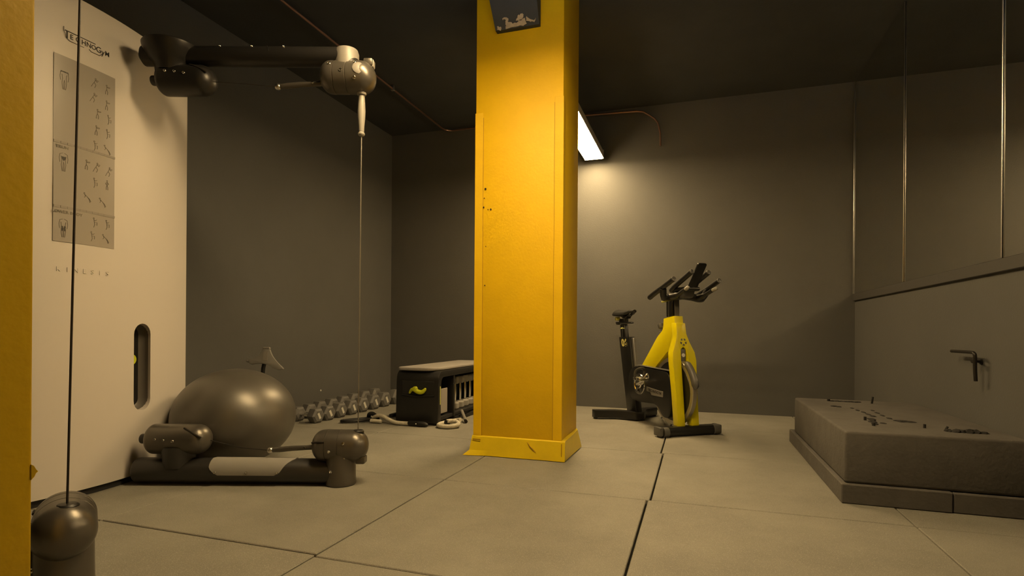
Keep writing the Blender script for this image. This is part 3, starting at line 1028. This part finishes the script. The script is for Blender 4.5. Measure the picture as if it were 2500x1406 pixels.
b = B(); tube(b, smooth_path(W([(-2.49, 3.89, .016), (-2.44, 3.885, .018), (-2.385, 3.885, .017)]), 5), [.006] + [.0155] * 9 + [.012], 12)
obj('rope_stub', b, 'rope', ra)
b = B(); tube(b, W([(-2.135, 3.87, .018), (-2.125, 3.87, .021), (-2.05, 3.868, .022), (-1.99, 3.866, .02), (-1.965, 3.866, .016)]), [.015, .02, .0215, .02, .01], 16)
obj('rope_grip', b, 'black', ra)
b = B(); capsule(b, W([(-2.06, 3.846, .022)])[0], W([(-2.052, 3.842, .024)])[0], .005, 8)
obj('grip_rivet', b, 'white', ra)
rb2 = thing('rope_coil', 'coiled white rope end lying by the right corner of the bench', 'rope', (-1.82, 3.94, 0))
b = B()
c_ = [(.045, .12, .04), (.0, .135, .03), (-.045, .10, .02), (-.075, .03, .018), (-.065, -.05, .017), (-.01, -.09, .017), (.055, -.075, .018), (.085, -.02, .025), (.055, .035, .035), (.01, .03, .042), (-.02, .0, .04)]
tube(b, smooth_path(c_, 6), .0165, 12)
obj('rope_length', b, 'rope', rb2)
b = B(); tube(b, [(-.005, .0, .032), (-.03, .01, .034)], .021, 12); obj('coil_tie', b, 'black', rb2)
gs = thing('jump_rope_handle', 'grey cylindrical handle leaning over the white rope coil', 'handle', (-1.83, 4.19, 0))
b = B(); capsule(b, (-.045, .12, .075), (.07, -.055, .014), .0125, 16, .4, .4)
obj('handle_body', b, 'machine_pale', gs)
b = B(); cyl(b, (.058, -.037, .020), (.072, -.058, .014), .0133, n=14); obj('end_band', b, 'handle_dark', gs)

# ------------------------------------------------------------------ exercise bike
TH = R(36.5)
bk = thing('exercise_bike', 'yellow and black indoor cycling bike facing the viewer', 'exercise bike', (-.05, 4.22, 0), TH - PI / 2)
# local x forward, y towards the back wall, z up
b = B()
prism(b, round_poly([(-.045, .012), (.03, .012), (.038, .03), (.034, .052), (.022, .07), (-.04, .07), (-.05, .05)], .006), -.232, .235, 'xz', .003, 1)
obj('front_foot', b, 'bike_black', bk)
for s in (-1, 1):
    b = B(); box(b, (-.052, s * .232, .008), (.034, s * .262, .073), .009, 2)
    obj('foot_cap', b, 'bike_grey', bk)
b = B(); cyl(b, (.012, -.225, .035), (.012, -.185, .035), .036, n=24, bev=.004); obj('transport_wheel', b, 'bike_grey', bk)
b = B(); cyl(b, (.012, .195, .038), (.012, .245, .038), .037, n=24, bev=.004); obj('transport_wheel', b, 'bike_grey', bk)
for x, y in ((-.01, -.235), (-.01, .235)):
    b = B(); cyl(b, (x, y, 0), (x, y, .014), .02, n=14); obj('levelling_pad', b, 'black', bk)
# rear foot, a shallow V
b = B()
rf = [(-.93, -.315), (-.865, -.32), (-.80, -.135), (-.665, -.045), (-.655, .04), (-.80, .14), (-.87, .30), (-.935, .295), (-.885, .12), (-.745, .0), (-.75, -.0), (-.885, -.12)]
prism(b, round_poly(rf, [.01, .01, .03, .02, .02, .03, .01, .01, .03, .01, .01, .03], 4), .012, .075, 'xy', .006, 2)
obj('rear_foot', b, 'bike_black', bk)
for x, y in ((-.89, -.30), (-.895, .28), (-.70, 0)):
    b = B(); cyl(b, (x, y, 0), (x, y, .014), .018, n=14); obj('levelling_pad', b, 'black', bk)
# seat tube with its number, seat post, saddle
b = B()
prism(b, [(-.835, .06), (-.675, .06), (-.80, .705), (-.985, .70)], -.029, .029, 'xz', .008, 2)
obj('seat_tube', b, 'bike_black', bk)
b = B(); prism(b, [(-.795, .695), (-.7605, .695), (-.678, .20), (-.70, .20)], -.014, .014, 'xz', .004, 1); obj('tube_spine', b, 'bike_grey', bk)
obj('number_lettering', text_mesh('06', .088, .0008, frame((-.885, -.0300, .648), (1, 0, .02), (-.22, 0, 1)), 1.05, 1.0, .003), 'digits', bk)
b = B(); prism(b, [(-.965, .69), (-.885, .69), (-.91, .815), (-.985, .815)], -.021, .021, 'xz', .009, 3)
sp = obj('seat_post', b, 'bike_black', bk)
b = B(); box(b, (-.935, -.0222, .70), (-.929, -.0208, .80)); obj('scale_strip', b, 'brushed', sp)
b = B(); tube(b, [(-.90, -.022, .775), (-.89, -.05, .778), (-.865, -.075, .775)], [.007, .010, .006], 10, .6); obj('clamp_lever', b, 'pale_lime', sp)
b = B(); box(b, (-1.04, -.032, .818), (-.83, .032, .834), .005, 2); box(b, (-1.07, -.012, .81), (-1.03, .012, .828), .004, 1)
sl = obj('saddle_slide', b, 'bike_black', bk)
b = B(); box(b, (-1.005, -.02, .834), (-.96, .02, .862), .006, 2); obj('slide_clamp', b, 'bike_black', sl)
b = B(); cyl(b, (-1.005, -.05, .862), (-1.005, -.012, .862), .017, n=14, bev=.003); obj('slide_knob', b, 'pale_lime', sl)
b = B()
NX = 16
secs = []
for i in range(NX + 1):
    s = i / NX
    x = -1.03 + .265 * s
    wd = .072 * (1 - s) ** .75 + .019 if s > .08 else .072 * (.75 + s * 3) + .015
    zt_ = .945 - .012 * math.sin(PI * s) + (.004 if s > .8 else 0) - .012 * max(0, s - .8) * 5
    dp = .045 * (1 - s) ** .6 + .018
    ring = []
    for k in range(14):
        a = 2 * PI * k / 14
        ring.append(b.verts.new((x, wd * math.cos(a), zt_ - dp / 2 + dp / 2 * math.sin(a) * (1 if math.sin(a) > 0 else 1.0) - .25 * dp * abs(math.cos(a)) ** 3)))
    secs.append(ring)
for r0, r1 in zip(secs, secs[1:]):
    for k in range(14): b.faces.new((r0[k], r0[(k + 1) % 14], r1[(k + 1) % 14], r1[k]))
b.faces.new(secs[0]); b.faces.new(secs[-1])
sd = obj('saddle', b, 'grip', bk, angle=60)
b = B(); tube(b, [(-.985, -.02, .895), (-.93, -.02, .868), (-.87, -.02, .872), (-.80, -.012, .918)], .0045, 8); obj('saddle_rail', b, 'chrome', sd)
b = B(); tube(b, [(-.985, .02, .895), (-.93, .02, .868), (-.87, .02, .872), (-.80, .012, .918)], .0045, 8); obj('saddle_rail', b, 'chrome', sd)
b = B(); cyl(b, (-.90, 0, .832), (-.90, 0, .885), .016, n=14); box(b, (-.93, -.026, .862), (-.87, .026, .882), .004, 1); obj('saddle_clamp', b, 'bike_black', sd)
# belt guard
b = B()
gout = round_poly([(-.715, .30), (-.715, .40), (-.64, .463), (-.56, .468), (-.16, .452), (-.115, .40), (-.10, .30), (-.10, .19), (-.12, .11), (-.20, .10), (-.29, .19), (-.56, .18), (-.68, .19)], [.04, .06, .05, .03, .06, .06, .06, .06, .06, .05, .05, .05, .06], 4)
prism(b, gout, -.085, -.032, 'xz', .007, 2)
gd = obj('belt_guard', b, 'bike_black', bk)
b = B(); box(b, (-.60, -.0845, .4665), (-.13, -.03, .4695), .001, 1, Matrix.Translation((-.365, 0, .467)) @ Matrix.Rotation(R(2.1), 4, 'Y') @ Matrix.Translation((.365, 0, -.467))); obj('guard_highlight', b, 'bike_grey', gd)  # grey strip paints the highlight along the guard's top edge
b = B(); prism(b, round_poly([(-.43, .315), (-.24, .300), (-.20, .300), (-.20, .255), (-.36, .255), (-.37, .275), (-.43, .28)], .006), -.0875, -.0848, 'xz', .0008, 1); obj('maker_plate', b, 'badge', gd)
obj('maker_lettering', text_mesh('TECHNOGYM', .030, .0006, frame((-.312, -.0882, .286), (1, 0, -.06), (.06, 0, 1)), .98, 1.0, .0004), 'ink_dark', gd)
# crank set
cx_, cz_ = -.535, .325
b = B()
lathe(b, [(0, .012), (.03, .012), (.034, .006), (.062, .005), (.066, .010), (.083, .010), (.086, .004), (.086, 0)], 32, axis_matrix((cx_, -.086, cz_), (0, -1, 0)))
cr_ = obj('chainring', b, 'chrome', bk)
for k in range(5):
    a = 2 * PI * k / 5 + .4
    b = B(); prism(b, round_poly([(.038, -.012), (.060, -.017), (.060, .017), (.038, .012)], .004), -.0935, -.0925, 'xz', mx=Matrix.Translation((cx_, 0, cz_)) @ Matrix.Rotation(a, 4, 'Y'))
    obj('ring_cutout', b, 'hole', cr_)
ca = R(20)
px_, pz_ = cx_ + .165 * math.cos(ca), cz_ + .165 * math.sin(ca)
b = B(); tube(b, [(cx_, -.105, cz_), (cx_ + .08 * math.cos(ca), -.112, cz_ + .08 * math.sin(ca)), (px_, -.118, pz_)], [.017, .013, .014], 12, .7)
ck = obj('crank', b, 'chrome', bk)
b = B(); cyl(b, (px_, -.112, pz_), (px_, -.215, pz_), .009, n=10); obj('pedal_axle', b, 'chrome', ck)
b = B()
for y in (-.135, -.205):
    box(b, (px_ - .048, y - .006, pz_ - .011), (px_ + .048, y + .006, pz_ + .011), .003, 1)
for x in (-.045, .042):
    box(b, (px_ + x - .006, -.205, pz_ - .011), (px_ + x + .006, -.135, pz_ + .011), .003, 1)
obj('pedal', b, 'brushed', bk)
b = B(); tube(b, smooth_path([(px_ + .045, -.145, pz_ + .005), (px_ + .085, -.15, pz_ + .02), (px_ + .095, -.17, pz_ + .045), (px_ + .085, -.19, pz_ + .02), (px_ + .045, -.195, pz_ + .005)], 5), .006, 8); obj('toe_cage', b, 'brushed', bk)
b = B(); tube(b, smooth_path([(px_ - .02, -.205, pz_), (px_ - .01, -.21, pz_ + .06), (px_ + .01, -.17, pz_ + .085), (px_ - .01, -.13, pz_ + .06), (px_ - .02, -.135, pz_)], 5), .006, 8, 2.0); obj('toe_strap', b, 'bike_grey', bk)
px2, pz2 = cx_ - .165 * math.cos(ca), cz_ - .165 * math.sin(ca)
b = B(); tube(b, [(cx_, .06, cz_), (cx_ - .08 * math.cos(ca), .10, cz_ - .08 * math.sin(ca)), (px2, .118, pz2)], [.017, .013, .014], 12, .7)
ck2 = obj('crank', b, 'chrome', bk)
b = B(); box(b, (px2 - .048, .13, pz2 - .011), (px2 + .048, .21, pz2 + .011), .004, 1); obj('pedal', b, 'brushed', bk)
b = B(); cyl(b, (cx_, -.09, cz_), (cx_, .065, cz_), .024, n=16); obj('crank_axle', b, 'bike_black', bk)
b = B(); cyl(b, (-.46, .10, .0), (-.46, .10, .055), .007, n=10); box(b, (-.50, .088, .040), (-.44, .112, .058), .005, 1); obj('rear_stop', b, 'chrome', bk)
b = B(); prism(b, [(-.70, .19), (-.36, .19), (-.38, .24), (-.70, .24)], -.028, .028, 'xz', .006, 1); obj('lower_beam', b, 'bike_black', bk)
# flywheel
fx, fz, fr = -.185, .305, .255
b = B()
lathe(b, [(0, .012), (.05, .014), (.06, .006), (fr - .045, .006), (fr - .035, .018), (fr - .004, .019), (fr, .015), (fr, -.015), (fr - .004, -.019), (fr - .035, -.018), (fr - .045, -.006), (.06, -.006), (.05, -.014), (0, -.012)], 64, axis_matrix((fx, 0, fz), (0, 1, 0)))
fw = obj('flywheel', b, 'rim', bk)
b = B()
lathe(b, [(.0, .0205), (fr - .034, .0205), (fr - .032, .018), (fr - .032, .007)], 48, axis_matrix((fx, 0, fz), (0, 1, 0)))
lathe(b, [(.0, .0205), (fr - .034, .0205), (fr - .032, .018), (fr - .032, .007)], 48, axis_matrix((fx, 0, fz), (0, -1, 0)))
obj('flywheel_disc', b, 'bike_black', fw)
# fork: an inverted U seen from the front, leaning back as it rises
xs = [(.0, .012), (.07, .0), (.56, -.055), (.68, -.085), (.82, -.108)]
def xlean(z):
    for (a, xa), (c, xc) in zip(xs, xs[1:]):
        if z <= c: return xa + (xc - xa) * (z - a) / (c - a)
    return xs[-1][1]
fork_shear = lambda x, y, z: (x + xlean(z), y, z)
uo = [(-.090, .068), (-.092, .30), (-.101, .54), (-.094, .60), (-.052, .69), (-.042, .735), (-.040, .815), (.040, .815), (.042, .735), (.060, .68), (.094, .60), (.101, .54), (.092, .30), (.090, .068),
      (.028, .068), (.028, .30), (.028, .585), (.020, .622), (.0, .638), (-.020, .622), (-.028, .585), (-.028, .30), (-.028, .068)]
b = B(); prism(b, uo, -.062, .0, 'yz', .005, 2, shear=fork_shear)
fk = obj('fork', b, 'bike_yellow', bk)
# neck and brace in one side outline
b = B()
prism(b, round_poly([(-.275, .850), (-.135, .868), (-.115, .70), (-.125, .61), (-.215, .605), (-.405, .455), (-.60, .455), (-.36, .71), (-.282, .765)], [.006, .006, .01, .02, .03, .004, .004, .02, .03], 4), -.036, .036, 'xz', .007, 2)
obj('main_frame', b, 'bike_yellow', bk)
b = B(); box(b, (-.025, -.026, .44), (.012, .026, .625), .012, 3, None)
bc = obj('brake_bracket', b, 'bike_grey', bk, loc=(-.085, 0, 0))
b = B(); lathe(b, [(0, .004), (.013, .004), (.015, 0)], 18, axis_matrix((.0125, 0, .578), (1, 0, .1))); obj('bracket_bolt', b, 'white', bc)
b = B()
pad_pts = [(fx + (fr + .010) * math.cos(R(a)), 0, fz + (fr + .010) * math.sin(R(a))) for a in range(8, 62, 6)]
tube(b, pad_pts, [.012] + [.026] * (len(pad_pts) - 2) + [.016], 12)
obj('brake_shoe', b, 'bike_grey', bk)
b = B(); cyl(b, (fx + .24, .02, fz + .06), (fx + .25, .036, fz + .06), .009, n=10); obj('shoe_bolt', b, 'black', bk)
# star badge on the fork crown
b = B()
ex, ez = -.0905, .675
bd = B(); lathe(bd, [(0, .0012), (.030, .0012), (.030, 0)], 32, axis_matrix((xlean(ez) + .0008, 0.006, ez), (1, 0, .22)))
eb = obj('badge', bd, 'bike_yellow', bk)
for k in range(5):
    a0 = 2 * PI * k / 5 + PI / 2 + PI / 5
    b = B()
    tri = [(.011, 0.0), (.0265, -.46), (.029, 0), (.0265, .46)]
    vsx = []
    for r_, da in tri:
        a = a0 + da
        vsx.append(b.verts.new((xlean(ez) + .0026 - .22 * r_ * math.sin(a), .006 + r_ * math.cos(a), ez + r_ * math.sin(a))))
    b.faces.new(vsx)
    obj('badge_wedge', b, 'ink_dark', eb)
# resistance knob
b = B(); cyl(b, (-.345, 0, .745), (-.362, 0, .775), .007, n=10)
lathe(b, [(.010, 0), (.021, .008), (.025, .03), (.022, .040), (.0, .043)], 20, axis_matrix((-.360, 0, .772), (-.3, 0, 1)))
box(b, (-.375, -.014, .70), (-.325, .014, .752), .005, 1)
obj('resistance_knob', b, 'bike_grey', bk)
# handlebar post
b = B(); prism(b, [(-.250, .855), (-.165, .862), (-.168, 1.01), (-.255, 1.01)], -.033, .033, 'xz', .012, 3)
hp = obj('handlebar_post', b, 'bike_black', bk)
b = B(); box(b, (-.216, -.0345, .862), (-.208, -.0325, .99)); obj('scale_strip', b, 'brushed', hp)
b = B(); prism(b, [(-.158, .862), (-.150, .862), (-.156, 1.0), (-.164, 1.0)], -.02, .02, 'xz', .002, 1); obj('post_guide', b, 'bike_grey', hp)
b = B(); cyl(b, (-.255, -.02, .985), (-.30, -.035, .98), .008, n=10); obj('post_lever', b, 'pale_lime', hp)
# handlebar
b = B()
prism(b, round_poly([(-.305, .992), (-.12, .992), (-.02, 1.0), (.0, 1.05), (-.06, 1.075), (-.13, 1.07), (-.30, 1.022)], .012, 3), -.045, .045, 'xz', .010, 2)
sm_ = obj('handlebar_stem', b, 'bike_grey', bk)
b = B(); box(b, (-.315, -.03, 1.0), (-.285, .03, 1.035), .006, 2); obj('stem_latch', b, 'brushed', sm_)
for s in (-1, 1):
    b = B()
    tube(b, smooth_path([(-.235, s * .185, 1.005), (-.205, s * .19, 1.015), (-.15, s * .192, 1.035), (-.05, s * .192, 1.07), (.075, s * .19, 1.118)], 5), [.012] + [.0195] * 14 + [.0185] * 6, 14)
    obj('outer_grip', b, 'grip', bk)
    b = B(); cyl(b, (.075, s * .19, 1.118), (.084, s * .19, 1.1215), .0185, n=14, bev=.003); obj('grip_end', b, 'bike_grey', bk)
    b = B()
    tube(b, smooth_path([(-.15, s * .055, 1.055), (-.10, s * .066, 1.075), (-.03, s * .07, 1.105), (.115, s * .07, 1.17)], 5), [.016] + [.0185] * 15, 14)
    obj('inner_grip', b, 'grip', bk)
    b = B(); cyl(b, (.115, s * .07, 1.17), (.123, s * .07, 1.1735), .018, n=14, bev=.003); obj('grip_end', b, 'bike_grey', bk)
    b = B()
    tube(b, smooth_path([(-.09, 0, 1.02), (-.085, s * .06, 1.012), (-.08, s * .13, .998), (-.075, s * .168, 1.005), (-.05, s * .19, 1.06)], 5), [.03] * 6 + [.028] * 9 + [.024] * 6, 14)
    obj('handlebar_wing', b, 'grip', bk)
    b = B(); capsule(b, (.10, s * .112, 1.045), (.150, s * .118, 1.06), .0135, 16, 1, 1); obj('wing_tip', b, 'handle_pale', bk)
    b = B(); tube(b, smooth_path([(-.08, s * .12, 1.005), (.0, s * .112, 1.01), (.10, s * .113, 1.045)], 5), [.022] * 6 + [.014] * 5, 12); obj('wing_strut', b, 'grip', bk)
b = B(); box(b, (-.13, -.065, 1.045), (.04, .065, 1.075), .014, 3, None); obj('handlebar_pad', b, 'grip', bk)
# tablet holder
b = B()
t_pts = [(-.040, 0), (.040, 0), (.036, .08), (.037, .205), (.030, .213), (-.030, .213), (-.037, .205), (-.036, .08)]
prism(b, round_poly(t_pts, .006), -.007, .007, 'yz', .003, 2)
obj('tablet_holder', b, 'bike_black', bk, loc=(.02, 0, 1.055), rot=(0, R(35), 0))

# ------------------------------------------------------------------ low platform in the right corner
pf = thing('platform', 'low two-step dark screed platform against the right wall', 'platform', (.62, 2.80, 0))
b = B()
slab_pts = [(.006, .004), (UR - .62 - .004, .004), (UR - .62 - .004, 1.30), (.006, 1.34)]
prism(b, slab_pts, .086, .315, 'xy', .012, 3)
obj('upper_slab', b, 'platform', pf)
b = B(); prism(b, [(-.010, -.016), (.40, -.016), (.40, .5), (UR - .62 - .004, .5), (UR - .62 - .004, 1.44), (-.010, 1.44)], .0, .0855, 'xy', .004, 1)
obj('lower_step', b, 'platform', pf)
b = B(); box(b, (.404, -.012, .0), (UR - .62 - .004, .49, .083), .004, 1)
obj('lower_step', b, 'platform', pf)
def stud(x, y, h=.03, r=.006, lean=0):
    b = B(); cyl(b, (0, 0, -.004), (lean, 0, h), r, n=10, bev=.001)
    obj('anchor_stud', b, 'debris', pf, loc=(x, y, .315))
def lump(pts, name='residue'):
    b = B()
    for (x, y, rx, ry, hh) in pts:
        t = B()
        bmesh.ops.create_icosphere(t, subdivisions=2, radius=1.0)
        for v in t.verts:
            k = 1 + rr.uniform(-.22, .22)
            v.co = Vector((v.co.x * rx * k, v.co.y * ry * k, v.co.z * hh * k))
        bmesh.ops.translate(t, vec=(x, y, .3155), verts=t.verts)
        merge(b, t)
    obj(name, b, 'debris', pf, angle=15)
stud(.18, 1.20, .014, .009); stud(.408, 1.16, .042, .006, .006); stud(.180, .39, .018, .0065); stud(.171, .215, .015, .007); stud(.378, .228, .018, .006); stud(.436, .175, .020, .005, .012)
lump([(.20 + .018 * k, 1.195 + rr.uniform(-.012, .012), .016, .014, .006) for k in range(9)], 'tar_seam')
lump([(.155, .93, .020, .03, .004), (.175, .91, .018, .02, .004)])
lump([(.235, .87, .010, .02, .003), (.24, .78, .01, .03, .003), (.25, .70, .01, .03, .003), (.252, .62, .012, .03, .003), (.255, .55, .016, .02, .004)])
lump([(.32, .80, .010, .02, .003), (.315, .70, .010, .03, .003), (.312, .60, .010, .03, .003), (.315, .50, .011, .03, .003), (.330, .43, .014, .02, .003)])
lump([(.215, .42, .018, .04, .007), (.20, .34, .02, .03, .005), (.19, .27, .014, .03, .006), (.235, .31, .014, .016, .004)])
lump([(.345, .41, .030, .028, .006), (.375, .40, .026, .02, .005), (.33, .43, .02, .02, .004)])
lump([(.445, .160, .014, .018, .012), (.470, .150, .022, .018, .014), (.495, .155, .02, .02, .012), (.52, .150, .022, .02, .015), (.545, .152, .022, .018, .014), (.572, .150, .018, .016, .008)])

# ------------------------------------------------------------------ lever on the right wall
lv = thing('wall_lever', 'dark bent lever handle on the right wall above the platform', 'handle', (UR, 3.20, .66))
b = B()
tube(b, smooth_path([(-.045, .255, .0), (-.046, .12, .001), (-.046, .03, .001), (-.046, .006, -.004), (-.045, .0, -.018), (-.044, .002, -.07), (-.040, .004, -.135)], 5), .0080, 12)
obj('lever_arm', b, 'handle_dark', lv)
b = B(); cyl(b, (.004, .045, -.045), (-.04, .02, -.040), .0065, n=14); lathe(b, [(.013, 0), (.013, .005), (.010, .008), (.009, .010)], 18, axis_matrix((.0, .045, -.045), (-1, 0, 0)))
box(b, (-.05, .0, -.05), (-.036, .035, -.03), .004, 1)
obj('lever_mount', b, 'handle_dark', lv)

# ------------------------------------------------------------------ small plug in the left wall
wp = thing('wall_plug', 'tiny pale plug in the left wall above the dumbbell row', 'plug', (UL, 4.286, .189))
b = B(); lathe(b, [(0, .004), (.007, .0035), (.009, .001), (.009, -.001)], 12, axis_matrix((0, 0, 0), (1, 0, 0)))
obj('plug_head', b, 'white', wp)
